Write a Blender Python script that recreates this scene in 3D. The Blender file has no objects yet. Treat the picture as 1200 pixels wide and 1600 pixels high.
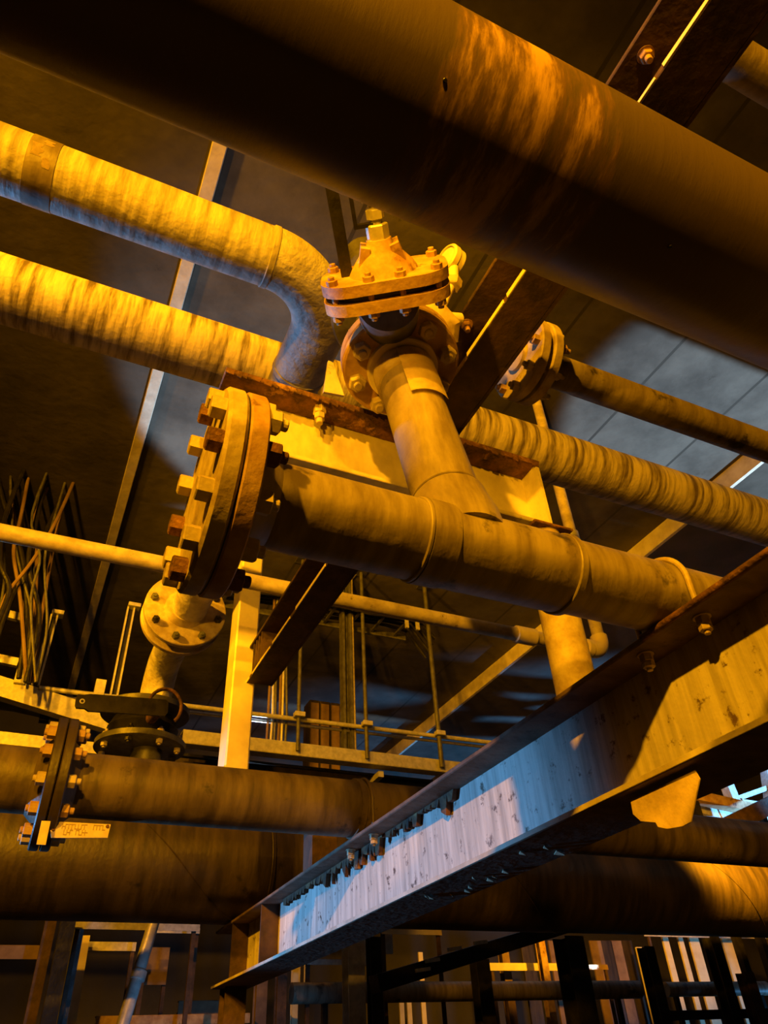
import bpy, bmesh, math, random
from mathutils import Vector, Matrix
random.seed(7)
PI = math.pi
SC = bpy.context.scene
COL = SC.collection
V = Vector

# ------------------------------------------------------------------ camera
F_PX = 1121.291
YAW, PIT, ROL = math.radians(63.1646), math.radians(38.5913), math.radians(-3.5151)
fwd = V((math.cos(PIT)*math.cos(YAW), math.cos(PIT)*math.sin(YAW), math.sin(PIT)))
r0 = V((math.sin(YAW), -math.cos(YAW), 0)); u0 = r0.cross(fwd)
right = r0*math.cos(ROL) + u0*math.sin(ROL)
up = -r0*math.sin(ROL) + u0*math.cos(ROL)
cam = bpy.data.cameras.new('camera'); camo = bpy.data.objects.new('camera', cam); COL.objects.link(camo)
camo.matrix_world = Matrix(((right.x, up.x, -fwd.x, 0), (right.y, up.y, -fwd.y, 0), (right.z, up.z, -fwd.z, 0), (0, 0, 0, 1)))
cam.sensor_fit = 'VERTICAL'; cam.sensor_height = 32.0; cam.lens = 32.0*F_PX/1600.0
cam.clip_start = 0.02; cam.clip_end = 200
SC.camera = camo
# the place is measured from the camera: x runs along the pipes, y along the beams, z up; floor at z = -1.6

def ray(px, py):
    return right*((px-600)/F_PX) - up*((py-800)/F_PX) + fwd
def at(px, py, x=None, y=None, z=None):
    d = ray(px, py)
    s = x/d.x if x is not None else (y/d.y if y is not None else z/d.z)
    return d*s

# ------------------------------------------------------------------ light
SC.view_settings.view_transform = 'Standard'; SC.view_settings.look = 'None'
SC.view_settings.gamma = 1.0; SC.view_settings.use_curve_mapping = False
SC.view_settings.exposure = 0.0
w = bpy.data.worlds.new('night'); SC.world = w; w.use_nodes = True
w.node_tree.nodes['Background'].inputs[0].default_value = (0.9, 0.5, 0.25, 1)
w.node_tree.nodes['Background'].inputs[1].default_value = 0.0006
SODIUM = (1.0, 0.40, 0.004); COOL = (0.13, 0.46, 1.0); COOLWHITE = (0.50, 0.75, 1.0)
def spot(name, loc, tgt, power, col, ang=110, blend=0.6, rad=0.08):
    l = bpy.data.lights.new(name, 'SPOT'); l.energy = power; l.color = col
    l.spot_size = math.radians(ang); l.spot_blend = blend; l.shadow_soft_size = rad
    o = bpy.data.objects.new(name, l); COL.objects.link(o); o.location = loc
    o.rotation_euler = (V(tgt)-V(loc)).to_track_quat('-Z', 'Y').to_euler()
    return o
def point(name, loc, power, col, rad=0.1):
    l = bpy.data.lights.new(name, 'POINT'); l.energy = power; l.color = col; l.shadow_soft_size = rad
    o = bpy.data.objects.new(name, l); COL.objects.link(o); o.location = loc
    return o
spot('added_ceiling_spot', (-2.6, -1.6, 4.7), (0.6, 5.5, 5.7), 3000, SODIUM, 66, 0.6)  # unseen lamp added to brighten the ceiling and its pale edge
spot('sodium_floodlight', (-2.6, -2.2, 3.4), (1.0, 2.0, 1.4), 2500, SODIUM, 100, 0.5)
spot('added_main_pipe_spot', (-1.2, -2.5, 2.1), (0.8, 1.0, 1.5), 900, SODIUM, 66, 0.6)  # unseen lamp added to carry light further down the main pipe
spot('added_flange_spot', (-1.5, -0.7, 1.0), (0.95, 1.5, 1.98), 520, SODIUM, 24, 0.5, 0.05)  # narrow unseen spot added to light the branch and its round flange
spot('sodium_gallery_light', (-2.6, 3.3, 3.9), (1.8, 7.0, 2.9), 1350, SODIUM, 72, 0.4)
spot('sodium_far_light', (6.0, 4.6, 2.2), (9.5, 11.0, 0.9), 2400, SODIUM, 70, 0.7)
spot('cool_floodlight', (-4.2, 6.4, 0.3), (1.45, 3.95, 0.50), 2000, COOL, 30, 0.5)
spot('added_lagging_spot', (-3.0, 6.0, 2.6), (-0.45, 1.82, 2.35), 700, COOL, 16, 0.15)  # pair of narrow unseen spots added to turn the lagged pipe's underside blue
spot('added_lagging_spot', (-3.0, 6.0, 2.6), (0.50, 1.95, 2.32), 700, COOL, 16, 0.15)
spot('cool_far_light', (13.0, 7.0, 1.6), (11.8, 9.4, 3.9), 5000, COOL, 74, 0.5)
spot('cool_low_fill', (13.5, 7.6, -1.2), (10.2, 11.0, 0.6), 500, COOL, 50, 0.6)  # unseen fill added to cool the lower halves of the tall boards
spot('cool_low_fill', (2.0, 5.0, -1.2), (1.2, 8.6, 0.0), 160, COOL, 70, 0.6)
spot('added_ceiling_patch_spot', (2.4, 8.6, 3.3), (1.35, 5.6, 5.85), 1100, COOLWHITE, 38, 0.3)  # these unseen spots are added to throw the cool patches on the ceiling
spot('added_ceiling_patch_spot', (3.0, 9.4, 0.4), (1.5, 8.6, 5.85), 2600, COOLWHITE, 26, 0.3)
spot('added_ceiling_patch_spot', (8.4, 3.0, -0.8), (6.6, 3.4, 5.85), 3600, COOLWHITE, 34, 0.2)
spot('added_ceiling_patch_spot', (8.0, 9.6, 1.0), (5.8, 10.2, 5.85), 1800, COOLWHITE, 56, 0.4)

# ------------------------------------------------------------------ materials
def mat(name, c1, c2, c3=None, scale=(6, 6, 6), c3scale=3.0, c3at=0.62, rough=0.6, metal=0.0, bump=0.15,
        lo=0.38, hi=0.62, joint=None, detail=8, fine=28.0):
    m = bpy.data.materials.new(name); m.use_nodes = True
    nt = m.node_tree; N = nt.nodes; L = nt.links
    b = N['Principled BSDF']
    tc = N.new('ShaderNodeTexCoord'); mp = N.new('ShaderNodeMapping')
    mp.inputs['Scale'].default_value = scale
    L.new(tc.outputs['Object'], mp.inputs['Vector'])
    n1 = N.new('ShaderNodeTexNoise'); n1.inputs['Scale'].default_value = 1.0; n1.inputs['Detail'].default_value = detail
    n1.inputs['Roughness'].default_value = 0.62
    L.new(mp.outputs['Vector'], n1.inputs['Vector'])
    r = N.new('ShaderNodeValToRGB'); r.color_ramp.elements[0].position = lo; r.color_ramp.elements[1].position = hi
    r.color_ramp.elements[0].color = (*c2, 1); r.color_ramp.elements[1].color = (*c1, 1)
    L.new(n1.outputs['Fac'], r.inputs['Fac'])
    out = r.outputs['Color']
    n2 = N.new('ShaderNodeTexNoise'); n2.inputs['Scale'].default_value = fine; n2.inputs['Detail'].default_value = 6
    L.new(tc.outputs['Object'], n2.inputs['Vector'])
    if c3 is not None:
        n3 = N.new('ShaderNodeTexNoise'); n3.inputs['Scale'].default_value = c3scale; n3.inputs['Detail'].default_value = 9
        n3.inputs['Roughness'].default_value = 0.7
        L.new(tc.outputs['Object'], n3.inputs['Vector'])
        r3 = N.new('ShaderNodeValToRGB'); r3.color_ramp.elements[0].position = c3at; r3.color_ramp.elements[1].position = c3at+0.07
        L.new(n3.outputs['Fac'], r3.inputs['Fac'])
        mx = N.new('ShaderNodeMixRGB'); L.new(r3.outputs['Color'], mx.inputs['Fac']); L.new(out, mx.inputs['Color1'])
        mx.inputs['Color2'].default_value = (*c3, 1); out = mx.outputs['Color']
    if joint:                                   # dark joints between precast planks, every joint metres along x
        sx = N.new('ShaderNodeSeparateXYZ'); L.new(tc.outputs['Object'], sx.inputs[0])
        d = N.new('ShaderNodeMath'); d.operation = 'DIVIDE'; d.inputs[1].default_value = joint; L.new(sx.outputs['X'], d.inputs[0])
        fr = N.new('ShaderNodeMath'); fr.operation = 'FRACT'; L.new(d.outputs[0], fr.inputs[0])
        lt = N.new('ShaderNodeMath'); lt.operation = 'LESS_THAN'; lt.inputs[1].default_value = 0.03; L.new(fr.outputs[0], lt.inputs[0])
        mj = N.new('ShaderNodeMixRGB'); L.new(lt.outputs[0], mj.inputs['Fac']); L.new(out, mj.inputs['Color1'])
        mj.inputs['Color2'].default_value = (0.05, 0.043, 0.035, 1); out = mj.outputs['Color']
    L.new(out, b.inputs['Base Color'])
    b.inputs['Roughness'].default_value = rough; b.inputs['Metallic'].default_value = metal
    ad = N.new('ShaderNodeMath'); ad.operation = 'ADD'; L.new(n1.outputs['Fac'], ad.inputs[0]); L.new(n2.outputs['Fac'], ad.inputs[1])
    bp = N.new('ShaderNodeBump'); bp.inputs['Strength'].default_value = bump; bp.inputs['Distance'].default_value = 0.02
    L.new(ad.outputs[0], bp.inputs['Height']); L.new(bp.outputs['Normal'], b.inputs['Normal'])
    return m
M = {}
M['tee'] = mat('grimy grey pipe paint', (.29, .24, .17), (.15, .115, .08), (.05, .04, .03), (16, 3, 3), 4.5, .60, .5)
M['lagging'] = mat('wrapped pipe lagging', (.62, .58, .50), (.30, .26, .20), (.10, .08, .06), (22, 2.0, 2.0), 3.5, .64, .55, bump=.35)
M['lagging_y'] = mat('wrapped pipe lagging round a bend', (.62, .58, .50), (.36, .32, .26), (.10, .08, .06), (9, 9, 3), 3.5, .68, .55, bump=.5)
M['drip'] = mat('drip stained pipe lagging', (.54, .47, .36), (.11, .08, .05), None, (24, 2.6, 2.6), 3, .6, .55, lo=.36, hi=.58, bump=.3)
M['thinpipe'] = mat('galvanised water pipe', (.62, .54, .36), (.40, .33, .20), (.12, .08, .04), (10, 12, 12), 14, .62, .45)
M['rust'] = mat('heavy rust', (.17, .075, .03), (.05, .022, .012), (.30, .16, .06), (14, 14, 14), 9, .58, .85, bump=.5)
M['rustflange'] = mat('rusty flange paint', (.46, .31, .15), (.27, .145, .06), (.11, .045, .02), (9, 9, 9), 7, .60, .65, bump=.25)
M['flange'] = mat('dusty flange paint', (.50, .42, .28), (.32, .24, .14), (.15, .08, .04), (12, 12, 12), 8, .66, .6, bump=.2)
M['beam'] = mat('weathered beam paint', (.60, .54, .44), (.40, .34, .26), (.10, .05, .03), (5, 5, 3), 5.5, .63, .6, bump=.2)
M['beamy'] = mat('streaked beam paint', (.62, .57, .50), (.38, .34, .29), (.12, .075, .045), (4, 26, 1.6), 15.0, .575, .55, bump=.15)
M['darkbeam'] = mat('rusted brown beam and painted shade', (.085, .045, .025), (.035, .019, .012), (.14, .075, .035), (8, 8, 8), 5, .68, .75, bump=.3)
M['rust_shade_beam'] = mat('dark scaled beam and painted shade', (.16, .105, .07), (.08, .05, .03), (.05, .025, .014), (6, 10, 6), 8, .6, .7, bump=.3)
M['column'] = mat('pale column paint', (.75, .66, .42), (.62, .52, .32), (.3, .2, .1), (4, 4, 4), 6, .72, .5, bump=.08)
M['galv'] = mat('galvanised steel', (.60, .57, .52), (.42, .40, .37), (.25, .18, .1), (16, 16, 16), 8, .72, .4, .25, .08)
M['steel'] = mat('bright bolt steel', (.62, .55, .42), (.42, .34, .24), None, (20, 20, 20), 8, .7, .4, .3, .1)
M['black'] = mat('black painted iron', (.022, .020, .018), (.010, .009, .008), (.06, .035, .02), (12, 12, 12), 9, .66, .35, .1, .2)
M['grey'] = mat('dark grey valve paint', (.12, .12, .12), (.06, .055, .05), (.16, .08, .04), (12, 12, 12), 7, .63, .45, .1, .15)
M['dark'] = mat('dark dirty pipe paint', (.048, .034, .022), (.020, .014, .010), (.010, .008, .006), (14, 2.2, 2.2), 3, .62, .45)
M['dust'] = mat('dusty dark pipe paint', (.14, .105, .06), (.055, .04, .025), (.02, .015, .011), (13, 2.5, 2.5), 4, .62, .5)
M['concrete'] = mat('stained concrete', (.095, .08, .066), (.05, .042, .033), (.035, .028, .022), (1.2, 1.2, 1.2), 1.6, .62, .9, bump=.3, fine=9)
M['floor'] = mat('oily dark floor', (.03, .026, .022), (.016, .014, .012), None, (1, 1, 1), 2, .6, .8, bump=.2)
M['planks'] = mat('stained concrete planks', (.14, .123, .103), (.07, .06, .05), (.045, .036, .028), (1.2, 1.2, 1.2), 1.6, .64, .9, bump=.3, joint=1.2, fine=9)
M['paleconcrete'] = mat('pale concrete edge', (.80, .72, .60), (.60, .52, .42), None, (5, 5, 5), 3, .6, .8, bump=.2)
M['sheet'] = mat('torn pale sheet', (.66, .52, .34), (.50, .38, .24), (.25, .14, .07), (18, 18, 18), 14, .64, .7, bump=.2)
M['board'] = mat('pale board', (.75, .66, .42), (.60, .5, .3), None, (3, 3, 3), 3, .6, .6, bump=.05)
M['brown'] = mat('brown board', (.22, .14, .08), (.12, .07, .04), None, (3, 3, 3), 3, .6, .7, bump=.05)
M['tag'] = mat('yellowed tag plate', (.70, .58, .36), (.55, .44, .26), (.3, .2, .1), (18, 18, 18), 20, .68, .55, bump=.05)
M['ink'] = mat('faded lettering', (.44, .33, .18), (.36, .26, .14), None, (40, 40, 40), 3, .6, .7, bump=.0)
M['glass'] = mat('white gauge face', (.80, .76, .66), (.7, .66, .56), None, (9, 9, 9), 3, .6, .3, bump=.0)

# big pipe: dark glossy paint with a band of orange rust runs near x = 0.9
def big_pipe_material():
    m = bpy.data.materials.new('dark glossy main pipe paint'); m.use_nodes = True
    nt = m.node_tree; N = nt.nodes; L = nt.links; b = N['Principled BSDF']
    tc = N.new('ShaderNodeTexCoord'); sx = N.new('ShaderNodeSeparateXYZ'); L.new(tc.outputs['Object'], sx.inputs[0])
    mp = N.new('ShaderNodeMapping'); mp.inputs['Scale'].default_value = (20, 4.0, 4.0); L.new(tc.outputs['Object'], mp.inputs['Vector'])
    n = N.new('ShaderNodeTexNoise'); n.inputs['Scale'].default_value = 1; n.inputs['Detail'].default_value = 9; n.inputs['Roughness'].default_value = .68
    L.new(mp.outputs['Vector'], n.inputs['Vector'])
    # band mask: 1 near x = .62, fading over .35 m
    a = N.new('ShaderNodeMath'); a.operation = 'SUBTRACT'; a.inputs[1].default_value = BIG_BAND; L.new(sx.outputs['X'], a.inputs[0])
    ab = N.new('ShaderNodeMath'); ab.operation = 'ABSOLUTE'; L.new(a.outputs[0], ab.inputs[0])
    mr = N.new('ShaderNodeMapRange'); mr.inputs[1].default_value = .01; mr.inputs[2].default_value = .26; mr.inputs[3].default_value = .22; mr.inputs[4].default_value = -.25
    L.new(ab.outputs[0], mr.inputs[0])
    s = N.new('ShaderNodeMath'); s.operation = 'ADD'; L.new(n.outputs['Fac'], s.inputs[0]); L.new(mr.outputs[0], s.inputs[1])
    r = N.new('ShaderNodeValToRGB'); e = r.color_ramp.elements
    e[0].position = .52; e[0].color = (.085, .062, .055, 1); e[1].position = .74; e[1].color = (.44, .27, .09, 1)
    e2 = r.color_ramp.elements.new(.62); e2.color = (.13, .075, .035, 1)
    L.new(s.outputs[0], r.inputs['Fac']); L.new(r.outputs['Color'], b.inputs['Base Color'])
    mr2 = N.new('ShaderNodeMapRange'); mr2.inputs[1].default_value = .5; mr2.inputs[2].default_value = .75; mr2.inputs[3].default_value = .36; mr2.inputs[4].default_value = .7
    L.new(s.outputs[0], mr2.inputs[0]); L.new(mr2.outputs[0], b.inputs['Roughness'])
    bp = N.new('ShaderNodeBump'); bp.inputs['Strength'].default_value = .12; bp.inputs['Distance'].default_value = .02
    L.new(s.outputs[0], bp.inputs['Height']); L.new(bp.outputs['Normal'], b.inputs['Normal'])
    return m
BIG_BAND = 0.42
M['big'] = big_pipe_material()

# ------------------------------------------------------------------ mesh helpers
def frame(d):
    d = V(d).normalized()
    a = V((0, 0, 1)) if abs(d.z) < 0.9 else V((1, 0, 0))
    u = d.cross(a).normalized(); v = d.cross(u).normalized()
    return d, u, v
class MB:
    def __init__(s): s.bm = bmesh.new()
    def lathe(s, p0, axis, prof, n=48, close=True):
        """prof: list of (distance along axis, radius)"""
        d, u, v = frame(axis); p0 = V(p0); rings = []
        for t, r in prof:
            rings.append([s.bm.verts.new(p0+d*t+(u*math.cos(k*2*PI/n)+v*math.sin(k*2*PI/n))*r) for k in range(n)])
        for a, b in zip(rings, rings[1:]):
            for k in range(n): s.bm.faces.new((a[k], a[(k+1) % n], b[(k+1) % n], b[k]))
        if close:
            s.bm.faces.new(rings[0]); s.bm.faces.new(rings[-1])
        return s
    def cyl(s, p0, p1, r, n=24, c=0.0):
        p0 = V(p0); p1 = V(p1); L = (p1-p0).length
        pr = [(0, r), (L, r)] if c == 0 else [(0, r-c), (c, r), (L-c, r), (L, r-c)]
        return s.lathe(p0, p1-p0, pr, n)
    def ring(s, p0, axis, ri, ro, th, n=48, c=0.003):
        d, u, v = frame(axis); p0 = V(p0); prof = [(0, ri), (0, ro-c), (c, ro), (th-c, ro), (th, ro-c), (th, ri)]; rings = []
        for t, r in prof: rings.append([s.bm.verts.new(p0+d*t+(u*math.cos(k*2*PI/n)+v*math.sin(k*2*PI/n))*r) for k in range(n)])
        for a, b in zip(rings, rings[1:]+rings[:1]):
            for k in range(n): s.bm.faces.new((a[k], a[(k+1) % n], b[(k+1) % n], b[k]))
        return s
    def tube(s, pts, r, n=20):
        pts = [V(p) for p in pts]; rr = r if isinstance(r, (list, tuple)) else [r]*len(pts)
        T = []
        for i in range(len(pts)):
            a = pts[max(i-1, 0)]; b = pts[min(i+1, len(pts)-1)]; T.append((b-a).normalized())
        d, u, v = frame(T[0]); rings = []
        for i, p in enumerate(pts):
            if i:
                q = T[i-1].rotation_difference(T[i]); u = q @ u
                u = (u-T[i]*u.dot(T[i])).normalized()
            v = T[i].cross(u)
            rings.append([s.bm.verts.new(p+(u*math.cos(k*2*PI/n)+v*math.sin(k*2*PI/n))*rr[i]) for k in range(n)])
        for a, b in zip(rings, rings[1:]):
            for k in range(n): s.bm.faces.new((a[k], a[(k+1) % n], b[(k+1) % n], b[k]))
        s.bm.faces.new(rings[0]); s.bm.faces.new(rings[-1])
        return s
    def box(s, c, size, rot=None, bev=0.0):
        mtx = Matrix.Translation(V(c)) @ (rot.to_4x4() if rot is not None else Matrix()) @ Matrix.Diagonal((*size, 1))
        g = bmesh.ops.create_cube(s.bm, size=1.0, matrix=mtx)
        if bev:
            vs = g['verts']; es = {e for q in vs for e in q.link_edges}
            bmesh.ops.bevel(s.bm, geom=list(es), offset=bev, segments=1, affect='EDGES')
        return s
    def bb(s, x0, x1, y0, y1, z0, z1, bev=0.0):
        return s.box(((x0+x1)/2, (y0+y1)/2, (z0+z1)/2), (abs(x1-x0), abs(y1-y0), abs(z1-z0)), None, bev)
    def bar(s, p0, p1, wd, th, side=(0, 0, 1), bev=0.0):
        """rectangular bar from p0 to p1; th measured along side, wd across"""
        p0 = V(p0); p1 = V(p1); d = (p1-p0).normalized(); sd = V(side); sd = (sd-d*sd.dot(d)).normalized(); o = d.cross(sd)
        rot = Matrix((d, o, sd)).transposed()
        return s.box((p0+p1)/2, ((p1-p0).length, wd, th), rot, bev)
    def prism(s, poly, depth):
        """poly: list of 3D points in one plane, depth: vector"""
        dv = V(depth); a = [s.bm.verts.new(V(p)) for p in poly]; b = [s.bm.verts.new(V(p)+dv) for p in poly]; n = len(a)
        s.bm.faces.new(a); s.bm.faces.new(b)
        for k in range(n): s.bm.faces.new((a[k], a[(k+1) % n], b[(k+1) % n], b[k]))
        return s
    def hexa(s, c, axis, af, h, rot=0.0, ch=True):
        d, u, v = frame(axis); c = V(c); R = af/math.sqrt(3); k = R*0.13
        def rg(t, r): return [s.bm.verts.new(c+d*t+(u*math.cos(rot+i*PI/3)+v*math.sin(rot+i*PI/3))*r) for i in range(6)]
        rs = [rg(0, R), rg(h-k*.8, R), rg(h, R-k)] if ch else [rg(0, R), rg(h, R)]
        for a, b in zip(rs, rs[1:]):
            for i in range(6): s.bm.faces.new((a[i], a[(i+1) % 6], b[(i+1) % 6], b[i]))
        s.bm.faces.new(rs[0]); s.bm.faces.new(rs[-1])
        return s
    def build(s, name, m, parent=None, ang=32):
        bm = s.bm; bmesh.ops.recalc_face_normals(bm, faces=bm.faces)
        if parent is not None:
            top = parent
            off = V(parent.location) if parent.parent is None else V(parent.parent.location)+V(parent.location)
        else:
            co = [q.co for q in bm.verts]
            off = V(((min(q.x for q in co)+max(q.x for q in co))/2, (min(q.y for q in co)+max(q.y for q in co))/2, min(q.z for q in co)))
        for q in bm.verts: q.co -= off
        th = math.radians(ang)
        for f in bm.faces: f.smooth = True
        for e in bm.edges:
            if len(e.link_faces) == 2 and e.calc_face_angle(0) > th: e.smooth = False
        me = bpy.data.meshes.new(name); bm.to_mesh(me); bm.free()
        me.materials.append(M[m] if isinstance(m, str) else m)
        o = bpy.data.objects.new(name, me); COL.objects.link(o)
        if parent is None: o.location = off
        else: o.parent = parent
        return o
def thing(name, label, cat, loc, group=None):
    o = bpy.data.objects.new(name, None); o.empty_display_size = .1; COL.objects.link(o); o.location = loc
    return tag(o, label, cat, group)
def tag(o, label, cat, group=None):
    o['label'] = label; o['category'] = cat
    if group: o['group'] = group
    return o
def struct(o): o['kind'] = 'structure'; return o

def ibeam_y(x0, x1, y0, y1, z0, z1, tf, tw, web, m, parent, name_w='web', name_t='top_flange', name_b='bottom_flange', mt=None, mb=None):
    zz = MB().bb(web-tw/2, web+tw/2, y0, y1, z0+tf, z1-tf); a = zz.build(name_w, m, parent)
    b = MB().bb(x0, x1, y0, y1, z1-tf, z1, .004).build(name_t, mt or m, parent)
    c = MB().bb(x0, x1, y0, y1, z0, z0+tf, .004).build(name_b, mb or m, parent)
    return a, b, c

def flange_bolts(parent, c, axis, pcd, n, af, h, a_mat, b_mat, thick, phase=0.0, stud=0.02, name='bolt', a_stud=True):
    """n bolts through a flange pair whose outer faces are c (start) and c+axis*thick; head before c, nut after"""
    d, u, v = frame(axis); c = V(c)
    pl = V(parent.location)
    meshes = {}
    for k in range(n):
        mk = a_mat if (k*7) % 3 else b_mat
        if mk not in meshes:
            mb = MB()
            mb.hexa((0, 0, 0), -d, af, h, .2); mb.cyl((0, 0, 0), d*thick, af*.28, 10)
            mb.hexa(d*thick, d, af, h, .5)
            mb.cyl(d*(thick+h*.9), d*(thick+h+stud), af*.29, 12, .003)
            if a_stud: mb.cyl(-d*(h*.9), -d*(h+stud*.6), af*.29, 12, .003)
            bm = mb.bm; bmesh.ops.recalc_face_normals(bm, faces=bm.faces)
            me = bpy.data.meshes.new(name); bm.to_mesh(me); bm.free(); me.materials.append(M[mk]); meshes[mk] = me
        o = bpy.data.objects.new(name, meshes[mk]); COL.objects.link(o); o.parent = parent
        a = phase+k*2*PI/n
        o.location = c+(u*math.cos(a)+v*math.sin(a))*pcd - pl

# ================================================================== THE ROOM
X0, X1, Y0, Y1, ZF, ZC = -7.0, 17.0, -5.0, 14.5, -1.6, 5.85
struct(MB().bb(X0, X1, Y0, Y1, ZF-.2, ZF).build('floor', 'floor'))
struct(MB().bb(X0, X1, Y0, Y1, ZC, ZC+.2).build('ceiling', 'planks'))
struct(MB().bb(X0-.2, X0, Y0, Y1, ZF, ZC).build('wall_left', 'floor'))
struct(MB().bb(X1, X1+.2, Y0, Y1, ZF, ZC).build('wall_right', 'floor'))
struct(MB().bb(X0, X1, Y1, Y1+.2, ZF, ZC).build('wall_back', 'floor'))
struct(MB().bb(X0, X1, Y0-.2, Y0, ZF, ZC).build('wall_front', 'floor'))
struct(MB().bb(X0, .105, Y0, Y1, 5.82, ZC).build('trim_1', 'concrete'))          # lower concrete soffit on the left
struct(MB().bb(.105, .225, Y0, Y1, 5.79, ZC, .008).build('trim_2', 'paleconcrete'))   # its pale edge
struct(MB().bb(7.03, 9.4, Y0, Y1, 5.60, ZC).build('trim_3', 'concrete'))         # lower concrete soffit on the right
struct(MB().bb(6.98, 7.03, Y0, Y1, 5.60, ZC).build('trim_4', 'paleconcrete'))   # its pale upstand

# ================================================================== LARGE PIPES
def wall_pipe(mb, y, z, r, x0=X0, x1=X1, n=64): return mb.cyl((x0, y, z), (x1, y, z), r, n)

GY, GZ, GR = .390, 1.1605, .148                                  # rests on the foreground beam like the pipes behind it
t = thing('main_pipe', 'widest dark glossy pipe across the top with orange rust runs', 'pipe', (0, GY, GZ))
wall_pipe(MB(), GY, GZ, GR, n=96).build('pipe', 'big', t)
for px, py in ((695, 126), (1047, 385)):                          # two small plugs on its near side
    d = ray(px, py); k = V((0, GY, GZ))
    a2 = d.y*d.y+d.z*d.z; b2 = -2*(d.y*k.y+d.z*k.z); c2 = k.y**2+k.z**2-GR**2
    s_ = (-b2-math.sqrt(max(b2*b2-4*a2*c2, 0)))/(2*a2); p = d*s_; nrm = V((0, p.y-k.y, p.z-k.z)).normalized()
    MB().cyl(p-nrm*.003, p+nrm*.0025, .0032, 12, .0008).build('plug', 'black', t)

# lagged pipe that runs in from the left, bends away and drops through a valve
P1Y, P1Z, P1R = 1.82, 2.97, .136
XR = .764
YV = 6.13
t = thing('lagged_pipe', 'pale wrapped pipe on the left that bends away from the camera above the rusty channel', 'pipe', (0, P1Y, P1Z))
Rb = .34
pts = [(XR-Rb+Rb*math.sin(a), P1Y+Rb-Rb*math.cos(a), P1Z) for a in [i*PI/2/20 for i in range(21)]]
wl = MB().cyl((X0, P1Y, P1Z), (XR-Rb, P1Y, P1Z), P1R, 48)
wl.build('straight_run', 'lagging', t)
mb = MB(); mb.tube(pts+[(XR, P1Y+Rb+.25, P1Z)], [P1R+.002]*22, 48)
bn = mb.build('bend', 'lagging_y', t)
MB().ring((XR-Rb-.02, P1Y, P1Z), (1, 0, 0), P1R-.004, P1R+.006, .03).build('lagging_seam', 'lagging', t)
MB().cyl((XR, P1Y+Rb+.2, P1Z), (XR, 5.0, P1Z), P1R, 48).build('rear_run', 'lagging_y', t)
MB().ring((XR, P1Y+Rb+.23, P1Z), (0, 1, 0), P1R-.004, P1R+.007, .03).build('lagging_seam', 'lagging', t)
# torn wrap near the left edge
xt = at(62, 250, y=P1Y-.1).x
MB().ring((xt-.05, P1Y, P1Z), (1, 0, 0), P1R-.01, P1R+.0025, .11, 64, .001).build('dirty_band', 'tee', t)
rnd = random.Random(3)
for a0, n_, wx, dx in ((190, 4, .030, .02), (172, 6, .026, -.01), (148, 4, .018, .03)):
    mb = MB(); top_, bot_ = [], []
    for k in range(n_+1):
        aa = math.radians(a0-k*4.2); r_ = P1R+.0035; xc_ = xt-.005+dx
        top_.append((xc_-wx*rnd.uniform(.25, 1), P1Y+math.cos(aa)*r_, P1Z-math.sin(aa)*r_)); bot_.append((xc_+wx*rnd.uniform(.25, 1), P1Y+math.cos(aa)*r_, P1Z-math.sin(aa)*r_))
    vs = [mb.bm.verts.new(p) for p in top_]; ws = [mb.bm.verts.new(p) for p in bot_]
    for k in range(n_): mb.bm.faces.new((vs[k], vs[k+1], ws[k+1], ws[k]))
    bmesh.ops.solidify(mb.bm, geom=list(mb.bm.faces), thickness=.003)
    mb.build('torn_wrap', 'sheet', t)
# flange pair where it turns down
FY = 4.98
def flange_disc(y, r, th): return MB().lathe((XR-.02, y, P1Z), (0, 1, 0), [(0, r-.006), (.006, r), (th-.006, r), (th, r-.006)], 56)
flange_disc(FY, .315, .05).build('flange', 'flange', t)
flange_disc(FY+.13, .315, .05).build('flange', 'flange', t)
MB().cyl((XR-.02, FY+.05, P1Z), (XR-.02, FY+.13, P1Z), .2, 40).build('gasket', 'black', t)
MB().lathe((XR-.02, FY-.06, P1Z), (0, 1, 0), [(0, P1R), (.06, P1R+.03)], 40).build('flange_neck', 'flange', t)
flange_bolts(t, (XR-.02, FY, P1Z), (0, 1, 0), .255, 8, .05, .036, 'grey', 'black', .18, .2)
pts = [(XR, FY+.18, P1Z)] + [(XR, YV-.3+.3*math.sin(a), P1Z-.3+.3*math.cos(a)) for a in [i*PI/2/14 for i in range(15)]]
MB().tube(pts+[(XR, YV, 2.612)], P1R, 40).build('down_elbow', 'lagging_y', t)
MB().cyl((XR, YV, 1.79), (XR, YV, 2.258), P1R*.92, 36).build('lower_stub', 'grey', t)

# valve below that elbow, with a flat lever
t = thing('lever_valve', 'black flanged valve with a long flat lever above the lower flanged pipe', 'valve', (XR, YV, 2.26))
for z_ in (2.26, 2.55): MB().lathe((XR-.06, YV, z_), (0, 0, 1), [(0, .355), (.006, .365), (.05, .365), (.056, .355)], 56).build('flange', 'grey', t)
MB().lathe((XR-.06, YV, 2.315), (0, 0, 1), [(0, .20), (.03, .25), (.11, .29), (.20, .25), (.235, .20)], 48).build('body', 'black', t)
flange_bolts(t, (XR-.06, YV, 2.26), (0, 0, 1), .31, 8, .05, .036, 'steel', 'black', .05, .35)
p0 = at(118, 1096, y=YV-.62); p1 = at(262, 1106, y=YV-.56)
mb = MB(); dd = (p1-p0).normalized(); upv = V((0, 0, 1)); upv = (upv-dd*upv.dot(dd)).normalized(); sd = dd.cross(upv).normalized()
L = (p1-p0).length; hw = .052
poly = [(0, -.6), (.012, -1), (L*.10, -1.0), (L*.14, -1.35), (L*.97, -1.35), (L, -.8), (L, .9), (L*.97, 1.2), (L*.14, 1.2), (L*.08, 1), (.012, 1), (0, .6)]
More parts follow.
